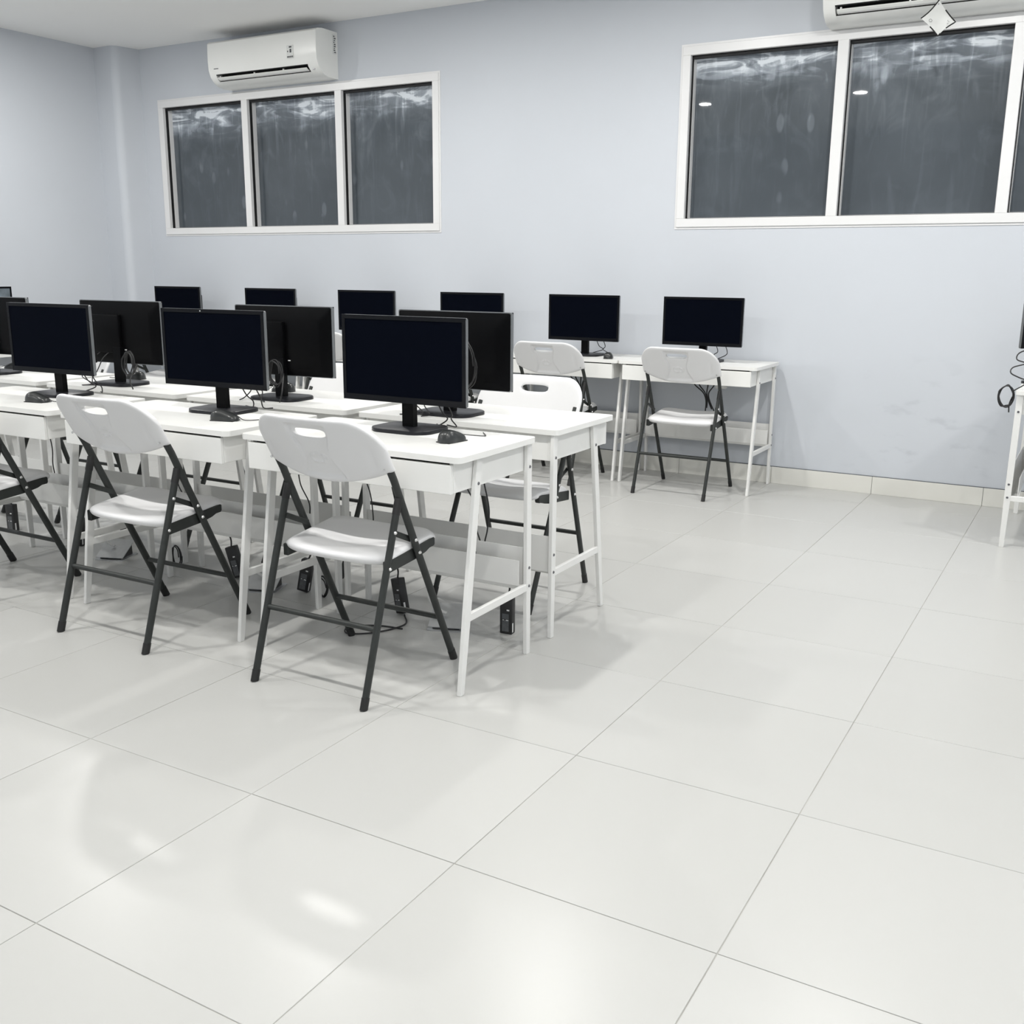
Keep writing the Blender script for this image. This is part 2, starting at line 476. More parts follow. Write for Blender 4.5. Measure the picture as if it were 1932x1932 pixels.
# windows -----------------------------------------------------------
def make_window(name, label, x0, x1, mulls):
    z0, z1 = WZ0, WZ1
    FW, MW = 0.050, 0.030      # outer frame face, half mullion face
    bm = bmesh.new()
    yA, yB_ = YB - 0.012, YB + 0.13
    # outer frame: four members with a stepped face
    for lo, hi in (((x0, yA, z0), (x1, yB_, z0 + FW)), ((x0, yA, z1 - FW), (x1, yB_, z1)),
                   ((x0, yA, z0 + FW), (x0 + FW, yB_, z1 - FW)), ((x1 - FW, yA, z0 + FW), (x1, yB_, z1 - FW))):
        box(bm, lo, hi, bevel=0.002, seg=1)
    # thin flange lying on the plaster
    f = 0.012
    for lo, hi in (((x0 - f, YB - 0.004, z0 - f), (x1 + f, YB, z0)), ((x0 - f, YB - 0.004, z1), (x1 + f, YB, z1 + f)),
                   ((x0 - f, YB - 0.004, z0), (x0, YB, z1)), ((x1, YB - 0.004, z0), (x1 + f, YB, z1))):
        box(bm, lo, hi)
    root = finish(name, bm, M['frame'])
    tag(root, label, 'window', kind='structure')
    edges = [x0 + FW] + [v for m_ in mulls for v in (m_ - MW, m_ + MW)] + [x1 - FW]
    for m_ in mulls:
        bm = bmesh.new()
        box(bm, (m_ - MW, yA - 0.001, z0 + FW - 0.001), (m_ + MW, yB_, z1 - FW + 0.001), bevel=0.002, seg=1)
        finish('mullion', bm, M['frame'], root)
    for k in range(0, len(edges), 2):
        a, b = edges[k], edges[k + 1]
        c, d = z0 + FW, z1 - FW
        def ring(bm, ya, yb, t):
            box(bm, (a, ya, c), (a + t, yb, d)); box(bm, (b - t, ya, c), (b, yb, d))
            box(bm, (a + t, ya, c), (b - t, yb, c + t)); box(bm, (a + t, ya, d - t), (b - t, yb, d))
        bm = bmesh.new(); ring(bm, YB + 0.016, YB + 0.040, 0.0035)
        # the groove is deeper at the head
        box(bm, (a, YB + 0.016, d - 0.016), (b, YB + 0.05, d))
        finish('gasket', bm, M['gasket'], root)
        bm = bmesh.new(); ring(bm, YB + 0.040, YB + 0.088, 0.006)
        finish('sash', bm, M['frame'], root)
        bm = bmesh.new(); box(bm, (a + 0.001, YB + 0.080, c + 0.001), (b - 0.001, YB + 0.086, d - 0.001))
        finish('pane', bm, M['glass'], root)
    # blocking behind the panes (night outside)
    return root
win1 = make_window('window_1', 'three-pane white framed dark window under the wall air conditioner', W1[0], W1[1], (-4.228, -3.314))
win2 = make_window('window_2', 'wide white framed dark window at the upper right', W2[0], W2[1], (0.243, 1.128))

# downlights ----------------------------------------------------------
def make_downlight():
    root = empty('downlight', (0, 0, CEIL))
    bm = bmesh.new()
    n = 28
    prof = [(0.062, -0.0005), (0.064, -0.007), (0.078, -0.006), (0.084, 0.0)]
    rings = [[bm.verts.new((r * math.cos(2 * PI * k / n), r * math.sin(2 * PI * k / n), z)) for k in range(n)] for r, z in prof]
    for r0, r1 in zip(rings[:-1], rings[1:]):
        for k in range(n):
            bm.faces.new((r0[k], r0[(k + 1) % n], r1[(k + 1) % n], r1[k]))
    finish('trim_ring', bm, M['frame'], root, smooth=True)
    bm = bmesh.new()
    cyl(bm, (0, 0, -0.004), 'z', 0.062, 0.003, seg=n)
    finish('diffuser', bm, M['diffuser'], root)
    ld = bpy.data.lights.new('downlight_lamp', 'AREA')
    ld.shape = 'DISK'
    ld.size = 0.122
    ld.energy = LAMP_WATT
    ld.color = LAMP_COLOR
    lo = bpy.data.objects.new('downlight_lamp', ld)
    COL.objects.link(lo)
    lo.parent = root
    lo.location = (0, 0, -0.0095)
    return root
dl = make_downlight()
first = True
for y, xs_ in ((2.9, (-4.4, -2.32, -0.68, 0.9, 2.5)), (0.0, (-4.35, -2.24, -0.67, 0.95, 2.5)), (-2.2, (-4.35, 2.5))):  # rear row: unseen fill lamps added behind the camera
    for x in xs_:
        o = dl if first else copy_tree(dl)
        first = False
        o.location = (x, y, CEIL)
        tag(o, 'round white recessed downlight in the ceiling, rear pair added unseen as fill', 'ceiling light', 'recessed ceiling downlights')

# ================================================================== furniture: desk
TOPZ, DEP = 0.745, 0.465
def make_desk():
    root = empty('computer_desk')
    # tabletop
    bm = bmesh.new()
    prism(bm, rounded_rect(-0.427, 0.427, 0.0, DEP, 0.022), 'z', TOPZ - 0.018, TOPZ)
    bevel_sharp(bm, 0.0025, 2, 60)
    finish('tabletop', bm, M['desk'], root, smooth=True, angle=35)
    zb, zt = 0.635, TOPZ - 0.018
    # carcass
    for s in (-1, 1):
        bm = bmesh.new(); box(bm, (s * 0.382, 0.016, zb), (s * 0.396, 0.448, zt), bevel=0.001, seg=1)
        finish('side_panel', bm, M['desk'], root)
    bm = bmesh.new(); box(bm, (-0.382, 0.432, zb), (0.382, 0.446, zt - 0.001))
    finish('back_panel', bm, M['desk'], root)
    bm = bmesh.new(); box(bm, (-0.382, 0.02, zb + 0.004), (0.382, 0.432, zb + 0.012))
    finish('bottom_panel', bm, M['desk'], root)
    bm = bmesh.new(); box(bm, (-0.395, 0.002, zb - 0.002), (0.395, 0.0155, zt - 0.007), bevel=0.0015, seg=1)
    dr = finish('drawer', bm, M['desk'], root)
    bm = bmesh.new(); box(bm, (-0.381, 0.030, zb + 0.014), (0.381, 0.036, zt - 0.001))
    finish('drawer_gap', bm, M['gap'], dr)
    # legs: rectangular tube, front pair splayed forwards, tapering to the floor
    LX = 0.4045
    def leg(p0, p1, w0, w1):
        bm = bmesh.new()
        p0, p1 = Vector(p0), Vector(p1)
        vs_ = []
        for p, w in ((p0, w0), (p0.lerp(p1, 0.35), w1), (p1, w1)):
            for sx, sy in ((-1, -1), (1, -1), (1, 1), (-1, 1)):
                vs_.append(bm.verts.new((p.x + sx * 0.0075, p.y + sy * w / 2, p.z)))
        for k in (0, 4):
            for a in range(4):
                b = (a + 1) % 4
                bm.faces.new((vs_[k + a], vs_[k + b], vs_[k + 4 + b], vs_[k + 4 + a]))
        bm.faces.new(vs_[0:4]); bm.faces.new(vs_[8:12])
        bmesh.ops.recalc_face_normals(bm, faces=bm.faces)
        bevel_sharp(bm, 0.0015, 1, 50)
        return finish('leg', bm, M['desk_metal'], root)
    for s in (-1, 1):
        leg((s * LX, 0.034, 0), (s * LX, 0.138, zt), 0.022, 0.031)
        leg((s * LX, 0.448, 0), (s * LX, 0.444, zt), 0.022, 0.029)
        bm = bmesh.new()
        z = 0.238
        yf = 0.034 + (0.138 - 0.034) * z / zt
        box(bm, (s * LX - 0.0065, yf + 0.006, z - 0.013), (s * LX + 0.0065, 0.434, z + 0.013), bevel=0.002, seg=1)
        finish('crossbar', bm, M['desk_metal'], root)
    # cable tray: folded sheet between the back legs
    bm = bmesh.new()
    t = 0.0025
    poly = [(0.404, 0.336), (0.404, 0.250), (0.410, 0.236), (0.440, 0.232), (0.448, 0.240), (0.452, 0.370),
            (0.452 - t, 0.370), (0.448 - t, 0.240 + t), (0.440 - t, 0.232 + t), (0.410 + t, 0.236 + t), (0.404 + t, 0.250 + t), (0.404 + t, 0.336)]
    prism(bm, poly, 'x', -LX + 0.0085, LX - 0.0085)
    finish('cable_tray', bm, M['desk_metal'], root)
    # bolts
    bm = bmesh.new()
    for s in (-1, 1):
        for y, z in ((0.127, 0.648), (0.444, 0.648), (0.447, 0.305), (0.447, 0.242)):
            c = s * (LX + 0.0075)
            cyl(bm, (c, y, z), 'x', 0.0055, s * 0.0025, seg=10, r2=0.004)
    tag(finish('bolts', bm, M['bolt'], root), kind='stuff')
    return root
desk = make_desk()

# ================================================================== furniture: folding chair
def sstep(a, b, x):
    t = max(0.0, min(1.0, (x - a) / (b - a)))
    return t * t * (3 - 2 * t)

def make_chair():
    root = empty('folding_chair')
    HW = 0.236
    # ---------- backrest: blow-moulded shell with grip slot
    cols = set()
    k = 0
    xs = []
    x = 0.0
    while x < 0.095: xs.append(x); x += 0.0038
    SL = 0.064
    xs = [v for v in xs if abs(v - SL) > 0.0015] + [SL]
    while x < 0.215: xs.append(x); x += 0.009
    xs += [0.219, 0.2245, 0.229, 0.2325, 0.235, HW]
    xs = sorted(xs)
    xs = [-v for v in xs[:0:-1]] + xs
    def zt(x):
        a = abs(x)
        return 0.852 if a < 0.135 else 0.747 + 0.105 * math.sqrt(max(0, 1 - ((a - 0.135) / 0.1015) ** 2))
    def zbot(x): return 0.645 + 0.052 * (abs(x) / HW) ** 2
    def yc(x, z): return 0.166 - (z - 0.68) * 0.56 - 0.042 * (1 - (x / HW) ** 2)
    FC, FB = 0.765, 0.066
    def band(x):
        a = abs(x) / SL
        return FB * (max(0.0, 1 - a ** 4)) ** 0.5 if a < 1 else 0.0
    g_lo = [0, .006, .016, .03, .05] + [.05 + .95 * i / 26 for i in range(1, 27)]
    g_hi = [i / 7 * 0.80 for i in range(8)] + [0.88, 0.94, 0.975, 0.992, 1.0]
    nlo, nhi = len(g_lo), len(g_hi)
    bm = bmesh.new()
    def half(f, x):
        e1 = max(0, 1 - abs(x / HW) ** 22) ** 0.5
        e2 = max(0, 1 - abs(2 * f - 1) ** 16) ** 0.5
        return 0.0145 * e1 * e2
    grids = {}
    for side in (-1, 1):                      # -1 rear face, 1 front face
        G = []
        for x in xs:
            b = band(x)
            colv = []
            fs = [(FC - b) * g for g in g_lo] + [FC + b + (1 - FC - b) * g for g in g_hi]
            for idx, f in enumerate(fs):
                z = zbot(x) + (zt(x) - zbot(x)) * f
                h = half(f, x)
                if abs(x) < SL:               # soft lip round the slot
                    dz = abs(abs(f - FC) - b) * 0.2
                    h *= 0.78 + 0.22 * sstep(0, 0.006, dz)
                y = yc(x, z) + side * h
                if side == -1:
                    w = 0.053 + 0.020 * sstep(0.745, 0.815, z) + 0.03 * sstep(0.725, 0.65, z)
                    rec = sstep(w + 0.004, w - 0.003, abs(x)) * sstep(0.655, 0.675, z) * sstep(0.832, 0.826, z)
                    y += 0.0115 * rec
                    rr = math.hypot(x / 0.027, (z - 0.722) / 0.0135)
                    y -= 0.0055 * math.exp(-((rr - 1) / 0.2) ** 2)
                    # moulded crease where the tube runs inside
                    y += 0.0055 * math.exp(-((abs(x) - 0.192) / 0.005) ** 2) * sstep(0.69, 0.71, z) * sstep(0.79, 0.76, z)
                colv.append(bm.verts.new((x, y, z)))
            G.append(colv)
        grids[side] = G
        for i in range(len(xs) - 1):
            inside = abs((xs[i] + xs[i + 1]) / 2) < SL
            for j in range(len(G[0]) - 1):
                if j == nlo - 1:
                    continue
                a, b_, c, d = G[i][j], G[i + 1][j], G[i + 1][j + 1], G[i][j + 1]
                bm.faces.new((a, b_, c, d) if side == -1 else (d, c, b_, a))
    # slot walls
    for i in range(len(xs) - 1):
        if abs((xs[i] + xs[i + 1]) / 2) < SL:
            for j in (nlo - 1, nlo):
                bm.faces.new((grids[-1][i][j], grids[-1][i + 1][j], grids[1][i + 1][j], grids[1][i][j]))
    bmesh.ops.remove_doubles(bm, verts=bm.verts, dist=0.00012)
    bmesh.ops.dissolve_degenerate(bm, dist=0.00005, edges=bm.edges)
    finish('backrest', bm, M['plastic'], root, smooth=True, angle=55)

    # ---------- seat
    bm = bmesh.new()
    SW = 0.2045
    nx, ny = 30, 26
    us = [math.sin((i / nx - 0.5) * PI) for i in range(nx + 1)]
    vsn = [0.5 + 0.5 * math.sin((j / ny - 0.5) * PI) for j in range(ny + 1)]
    S = {}
    for side in (-1, 1):
        G = []
        for u in us:
            col = []
            for v in vsn:
                hw = SW
                cr = abs(u) ** 7
                x = u * hw
                yr = 0.118 + 0.030 * abs(u) ** 2.6 + 0.012 * cr
                yf = 0.452 - 0.016 * u ** 4 - 0.03 * cr
                y = yr + (yf - yr) * v
                zc = 0.419 + 0.032 * v
                e = (max(0, 1 - abs(u) ** 14) ** 0.5) * (max(0, 1 - abs(2 * v - 1) ** 10) ** 0.5)
                dish = 0.013 * (1 - u * u) * (1 - (2 * v - 1) ** 4) * (0.7 + 0.3 * math.cos(3 * u))
                h = 0.0185 * e
                z = zc + (h - dish * e if side == 1 else -h * (1.25 if v < 0.15 else 1.0))
                z += -0.014 * sstep(0.86, 1.0, v)          # waterfall front
                col.append(bm.verts.new((x, y, z)))
            G.append(col)
        S[side] = G
        for i in range(nx):
            for j in range(ny):
                a, b_, c, d = G[i][j], G[i + 1][j], G[i + 1][j + 1], G[i][j + 1]
                bm.faces.new((a, b_, c, d) if side == 1 else (d, c, b_, a))
    bmesh.ops.remove_doubles(bm, verts=bm.verts, dist=0.0001)
    finish('seat', bm, M['plastic'], root, smooth=True)

    # ---------- steel frame
    TX = 0.2165
    rivets = []
    def tube_y(z): return 0.4915 - 0.478 * z
    def rear_y(z): return 0.004 + 0.318 * z
    for s in (-1, 1):
        bm = bmesh.new()
        pts = [(s * TX, tube_y(z) if z < 0.66 else 0.166 - (z - 0.68) * 0.56, z) for z in (0.012, 0.20, 0.42, 0.60, 0.66, 0.70, 0.745)]
        sweep(bm, pts, 0.0095, 0.0135, seg=14, side=(1, 0, 0))
        lg = finish('leg', bm, M['steel'], root, smooth=True, angle=60)
        bm = bmesh.new()
        sweep(bm, [(s * TX, tube_y(0.0), 0.0), (s * TX, tube_y(0.036), 0.036)], 0.0108, 0.0150, seg=14, side=(1, 0, 0))
        finish('foot_cap', bm, M['rubber'], lg, smooth=True, angle=60)
        bm = bmesh.new()
        sweep(bm, [(s * TX, rear_y(z), z) for z in (0.012, 0.30, 0.592)], 0.0095, 0.0135, seg=14, side=(1, 0, 0))
        lg = finish('leg', bm, M['steel'], root, smooth=True, angle=60)
        bm = bmesh.new()
        sweep(bm, [(s * TX, rear_y(0.0), 0.0), (s * TX, rear_y(0.036), 0.036)], 0.0108, 0.0150, seg=14, side=(1, 0, 0))
        finish('foot_cap', bm, M['rubber'], lg, smooth=True, angle=60)
        bm = bmesh.new()
        sweep(bm, [(s * TX, rear_y(0.558), 0.558), (s * TX, rear_y(0.588), 0.588), (s * TX, rear_y(0.606), 0.606)], 0.0106, 0.0146, seg=14, side=(1, 0, 0))
        finish('hinge_cap', bm, M['rubber'], lg, smooth=True, angle=60)
        # seat rail
        bm = bmesh.new()
        poly = [(0.150, 0.380), (0.300, 0.393), (0.352, 0.403), (0.372, 0.411), (0.396, 0.413), (0.400, 0.419), (0.400, 0.438), (0.394, 0.441), (0.150, 0.418)]
        x0, x1 = sorted((s * 0.1870, s * 0.2068))
        prism(bm, poly, 'x', x0, x1)
        bmesh.ops.recalc_face_normals(bm, faces=bm.faces)
        bevel_sharp(bm, 0.002, 1, 60)
        finish('seat_rail', bm, M['steel'], root)
        # brace link
        bm = bmesh.new()
        a = Vector((s * 0.2045, rear_y(0.507) + 0.004, 0.507)); b = Vector((s * 0.2045, tube_y(0.462), 0.462))
        sweep(bm, [a, b], 0.0025, 0.009, seg=8, side=(1, 0, 0))
        finish('brace', bm, M['steel'], root, smooth=True, angle=60)
        rivets += [(s, rear_y(0.507), 0.507), (s, tube_y(0.462), 0.462), (s, tube_y(0.418) - 0.002, 0.418), (s, rear_y(0.402) + 0.004, 0.402)]
    bm = bmesh.new()
    for s, y, z in rivets:
        cyl(bm, (s * (TX + 0.0085), y, z), 'x', 0.0062, s * 0.0045, seg=12, r2=0.0035)
    for s in (-1, 1):
        cyl(bm, (s * 0.2165, 0.129, 0.702), 'y', 0.004, -0.003, seg=10)
    tag(finish('rivets', bm, M['rivet'], root), kind='stuff')
    for z, fn in ((0.228, rear_y), (0.170, tube_y)):
        bm = bmesh.new()
        sweep(bm, [(-TX, fn(z), z), (TX, fn(z), z)], 0.0088, 0.0088, seg=12)
        finish('rung', bm, M['steel'], root, smooth=True, angle=60)
    return root
chair = make_chair()

# ================================================================== monitor
def make_monitor(lift=0.0):
    root = empty('monitor')
    W, Z0, Z1 = 0.247, 0.094 + lift, 0.377 + lift     # half width, panel bottom / top above the desk
    yp = -0.040                                        # plane of the screen
    # casing: thin rim with a shallow swelling behind
    bm = bmesh.new()
    prism(bm, rounded_rect(-W, W, Z0, Z1, 0.007, 4), 'y', yp + 0.002, yp + 0.016)
    bevel_sharp(bm, 0.0015, 1, 60)
    finish('rim', bm, M['rim'], root, smooth=True, angle=25)
    bm = bmesh.new()
    v0 = rounded_rect(-W + 0.001, W - 0.001, Z0 + 0.001, Z1 - 0.001, 0.007, 4)
    v1 = rounded_rect(-W + 0.05, W - 0.05, Z0 + 0.03, Z1 - 0.05, 0.02, 4)
    a = [bm.verts.new((p[0], yp + 0.0155, p[1])) for p in v0]
    b = [bm.verts.new((p[0], yp + 0.028, p[1])) for p in v1]
    n = len(a)
    for i in range(n):
        bm.faces.new((a[i], a[(i + 1) % n], b[(i + 1) % n], b[i]))
    bm.faces.new(b); bm.faces.new(a[::-1])
    finish('casing', bm, M['black'], root, smooth=True, angle=25)
    # bezel frame
    bm = bmesh.new()
    bt, bl, bb = 0.0135, 0.0135, 0.020
    o4 = [(-W, Z0), (W, Z0), (W, Z1), (-W, Z1)]
    i4 = [(-W + bl, Z0 + bb), (W - bl, Z0 + bb), (W - bl, Z1 - bt), (-W + bl, Z1 - bt)]
    vo = [bm.verts.new((p[0] * 0.999, yp, p[1])) for p in o4]; vi = [bm.verts.new((p[0], yp, p[1])) for p in i4]
    wo = [bm.verts.new((p[0] * 0.999, yp + 0.004, p[1])) for p in o4]; wi = [bm.verts.new((p[0], yp + 0.004, p[1])) for p in i4]
    for i in range(4):
        j = (i + 1) % 4
        bm.faces.new((vo[i], vo[j], vi[j], vi[i])); bm.faces.new((vi[i], vi[j], wi[j], wi[i]))
        bm.faces.new((wo[j], wo[i], vo[i], vo[j])); bm.faces.new((wi[i], wi[j], wo[j], wo[i]))
    finish('bezel', bm, M['bezel'], root)
    bm = bmesh.new(); box(bm, (-W + bl - 0.001, yp + 0.0018, Z0 + bb - 0.001), (W - bl + 0.001, yp + 0.0035, Z1 - bt + 0.001))
    finish('screen', bm, M['screen'], root)
    # rear electronics housing
    bm = bmesh.new()
    box(bm, (-0.02, yp + 0.026, Z0 + 0.05), (W - 0.022, yp + 0.048, Z1 - 0.062), bevel=0.006, seg=2)
    finish('rear_housing', bm, M['black'], root, smooth=True, angle=40)
    # neck
    bm = bmesh.new()
    poly = [(-0.012, 0.010), (0.012, 0.010), (0.010, Z0 + 0.075), (-0.014, Z0 + 0.075)]
    prism(bm, poly, 'x', -0.0225, 0.0225)
    bevel_sharp(bm, 0.004, 2, 50)
    finish('neck', bm, M['black'], root, smooth=True, angle=40)
    # base: low slab with raked corners
    bm = bmesh.new()
    bx = [(-0.078, -0.098), (0.078, -0.098), (0.118, -0.06), (0.118, 0.055), (0.092, 0.088), (-0.092, 0.088), (-0.118, 0.055), (-0.118, -0.06)]
    prism(bm, bx, 'z', 0.0, 0.013)
    bmesh.ops.recalc_face_normals(bm, faces=bm.faces)
    es = [e for e in bm.edges if abs(e.verts[0].co.z - e.verts[1].co.z) > 0.005]
    bmesh.ops.bevel(bm, geom=es, offset=0.018, segments=4, affect='EDGES', profile=0.5)
    es = [e for e in bm.edges if all(v.co.z > 0.0129 for v in e.verts)]
    bmesh.ops.bevel(bm, geom=es, offset=0.004, segments=2, affect='EDGES', profile=0.5)
    finish('base', bm, M['base'], root, smooth=True, angle=40)
    # maker's mark on the back
    cu = bpy.data.curves.new('maker_mark', 'FONT')
    cu.body = 'acer'
    cu.size = 0.030; cu.extrude = 0.0005; cu.align_x = 'CENTER'
    to = bpy.data.objects.new('maker_mark_text', cu)
    COL.objects.link(to)
    dg = bpy.context.evaluated_depsgraph_get()
    me = bpy.data.meshes.new_from_object(to.evaluated_get(dg))
    bpy.data.objects.remove(to, do_unlink=True)
    me.materials.clear(); me.materials.append(M['logo'])
    lg = bpy.data.objects.new('maker_mark', me)
    COL.objects.link(lg); lg.parent = root
    # text stands on the rear face: reads from behind (looking along -y)
    lg.rotation_euler = (PI / 2, 0, PI)
    lg.rotation_euler = (math.radians(90 + 10), 0, PI)
    lg.location = (W - 0.062, yp + 0.0215, Z1 - 0.040)
    # vendor dash on the lower rear
    bm = bmesh.new(); box(bm, (-0.042, yp + 0.0275, Z0 + 0.062), (-0.030, yp + 0.029, Z0 + 0.066))
    finish('rear_sticker', bm, M['white_print'], root)
    return root

def monitor_cables(root, variant=0, lift=0.0):
    """video and power leads hanging from the back down to the desk"""
    z = 0.15 + lift
    rnd = random.Random(variant)
    for k in range(2):
        dx = 0.05 + 0.05 * k + rnd.uniform(-0.02, 0.02)
        pts = [(dx, -0.010, z), (dx + 0.015, 0.025, z - 0.03), (dx + 0.03, 0.055, z - 0.09), (dx + 0.02 + rnd.uniform(-.03, .03), 0.078, 0.035),
               (dx - 0.01 + rnd.uniform(-.04, .05), 0.100, 0.008), (dx + rnd.uniform(-.08, .05), 0.135, 0.0045)]
        cable('cable', pts, 0.0024, M['cable'], root, n=6)

mon = make_monitor()

# ================================================================== mouse
def make_mouse():
    root = empty('computer_mouse')
    bm = bmesh.new()
    nx, ny = 16, 22
    rows = []
    for j in range(ny + 1):
        v = j / ny
        t = 2 * v - 1
        wy = 0.054 * math.sin(PI / 2 * t) if False else 0.054 * t
        prof = max(0.0, 1 - abs(t) ** 3.2) ** 0.5
        hw = (0.0305 - 0.004 * math.exp(-((v - 0.5) / 0.2) ** 2)) * prof
        hh = (0.022 + 0.017 * sstep(1.0, 0.25, v)) * max(0.0, 1 - abs(t) ** 4) ** 0.5
        row = []
        for i in range(nx + 1):
            a = PI * i / nx
            x = hw * math.copysign(abs(math.cos(a)) ** 0.8, math.cos(a))
            z = hh * abs(math.sin(a)) ** 0.75
            row.append(bm.verts.new((x, wy, z + 0.002)))
        rows.append(row)
    for j in range(ny):
        for i in range(nx):
            bm.faces.new((rows[j][i], rows[j][i + 1], rows[j + 1][i + 1], rows[j + 1][i]))
    for j in range(ny):
        bm.faces.new((rows[j][0], rows[j + 1][0], rows[j + 1][nx], rows[j][nx]))
    bmesh.ops.remove_doubles(bm, verts=bm.verts, dist=0.0002)
    finish('body', bm, M['mouse'], root, smooth=True, angle=60)
    bm = bmesh.new()
    sweep(bm, [(-0.003, 0.026, 0.0185), (0.003, 0.026, 0.0185)], 0.0070, seg=14)
    finish('wheel', bm, M['rubber'], root, smooth=True, angle=60)
    bm = bmesh.new()
    box(bm, (-0.027, -0.045, 0.0), (0.027, 0.045, 0.003))
    finish('sole', bm, M['rubber'], root)
    return root
mouse = make_mouse()

# ================================================================== placing the desks, chairs and screens
A_Y, B_Y, C_Y = 0.740, 1.816, 4.004
desk_spots = [
    (-0.287, A_Y, 0, 'white desk nearest the camera, right end of the front row'),
    (-1.199, A_Y, 0, 'white desk in the front row, second from its right end'),
    (-2.111, A_Y, 0, 'white desk in the front row at the left edge of the photo'),
    (-0.290, B_Y, PI, 'white desk backing onto the nearest desk, open end towards the aisle'),
    (-1.202, B_Y, PI, 'second desk from the aisle in the row behind the front row'),
    (-2.114, B_Y, PI, 'third desk from the aisle in the row behind the front row'),
    (-3.026, B_Y, PI, 'fourth desk from the aisle in the second row, at the left edge'),
    (-0.412, C_Y, 0, 'white desk against the window wall at the right end of that row'),
    (-1.268, C_Y, 0, 'white desk at the window wall, second from the right end'),
    (-2.124, C_Y, 0, 'white desk at the window wall, third from the right end'),
    (-2.985, C_Y, 0, 'white desk at the window wall, fourth from the right end'),
    (-3.860, C_Y, 0, 'white desk at the window wall, fifth from the right end'),
    (-4.780, C_Y, 0, 'white desk at the window wall, nearest the left corner'),
    (-5.132, 2.950, PI / 2, 'white desk standing against the left side wall'),
    (1.828, 3.985, PI / 2, 'white desk cut by the right edge of the photo, end-on'),
]
for k, (x, y, rz, lab) in enumerate(desk_spots):
    o = desk if k == 0 else copy_tree(desk)
    o.location = (x, y, 0); o.rotation_euler = (0, 0, rz)
    tag(o, lab, 'desk', 'white computer desks')

chair_spots = [
    (-0.285, 0.531, 0.0, 'nearest white folding chair, seen whole from behind at the front desk'),
    (-1.197, 0.512, 0.5, 'white folding chair from behind at the second front desk'),
    (-2.160, 0.505, 0.0, 'white folding chair at the left edge, only its dark legs showing'),
    (-0.288, 2.034, 180.0, 'white folding chair facing the camera behind the right-hand back-to-back desk'),
    (-1.190, 2.030, 180.0, 'folding chair facing the camera behind the second monitor from the right in the middle row'),
    (-2.120, 2.035, 180.0, 'folding chair facing the camera behind the third monitor of the middle row'),
    (-3.030, 2.030, 180.0, 'folding chair facing the camera at the far left of the middle row'),
    (-0.395, 3.766, 0.0, 'white folding chair at the rightmost desk of the window wall'),
    (-1.240, 3.752, 0.0, 'white folding chair at the second desk from the right along the window wall'),
    (-2.100, 3.750, 0.0, 'folding chair at the third window-wall desk, mostly behind black monitors'),
    (-2.975, 3.750, 0.0, 'folding chair at the fourth window-wall desk, mostly behind black monitors'),
    (-3.860, 3.750, 0.0, 'folding chair at the fifth window-wall desk, mostly behind black monitors'),
    (-4.760, 3.750, 0.0, 'folding chair at the window-wall desk nearest the left corner'),
]
for k, (x, y, rz, lab) in enumerate(chair_spots):
    o = chair if k == 0 else copy_tree(chair)
    o.location = (x, y, 0); o.rotation_euler = (0, 0, math.radians(rz))
    tag(o, lab, 'chair', 'white folding chairs')

mon_spots = [
    (-0.290, 1.100, 0.0, 'black monitor on the nearest desk, right end of the front row'),
    (-1.148, 1.100, 2.6, 'black monitor on the second front-row desk, white dot on its top bezel'),
    (-2.078, 1.100, 2.0, 'black monitor on the front-row desk at the left edge'),
    (-0.392, 1.500, 180.0, 'black monitor seen from behind, rightmost of the back-turned screens'),
    (-1.222, 1.500, 183.5, 'black monitor seen from behind, second from the right, behind the second front screen'),
    (-2.200, 1.500, 184.0, 'black monitor seen from behind with a grey maker mark on its back'),
    (-3.128, 1.500, 183.0, 'black monitor seen from behind, cut by the left edge of the photo'),
    (-0.390, 4.245, 0.0, 'rightmost black monitor along the window wall'),
    (-1.172, 4.245, -1.0, 'second black monitor from the right along the window wall'),
    (-2.003, 4.245, 0.0, 'third black monitor from the right along the window wall'),
    (-2.885, 4.245, 1.5, 'fourth black monitor from the right along the window wall'),
    (-3.790, 4.245, 1.0, 'fifth black monitor from the right along the window wall'),
    (-4.775, 4.245, 1.5, 'black monitor nearest the left corner along the window wall'),
    (-5.450, 2.955, 90.0, 'monitor on the left side wall, only its grey corner in view'),
]
monitors = []
for k, (x, y, rz, lab) in enumerate(mon_spots):
    o = mon if k == 0 else copy_tree(mon)
    o.location = (x, y, TOPZ); o.rotation_euler = (0, 0, math.radians(rz))
    tag(o, lab, 'monitor', 'black desktop monitors')
    monitors.append(o)
for k, o in enumerate(monitors):
    monitor_cables(o, k)
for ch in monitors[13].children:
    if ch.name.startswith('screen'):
        ch.data = ch.data.copy(); ch.data.materials.clear(); ch.data.materials.append(M['reflection_screen'])
rm = make_monitor(0.085)
rm.location = (1.478, 4.0, TOPZ); rm.rotation_euler = (0, 0, math.radians(50))
tag(rm, 'black monitor at the extreme right edge of the photo', 'monitor', 'black desktop monitors')
monitor_cables(rm, 31, 0.085)
# lamp glint painted as a white dot on the second front monitor
bm = bmesh.new(); cyl(bm, (-0.050, -0.0398, 0.3705), 'y', 0.0022, -0.001, seg=10)
finish('glint_dot', bm, M['white_print'], monitors[1])

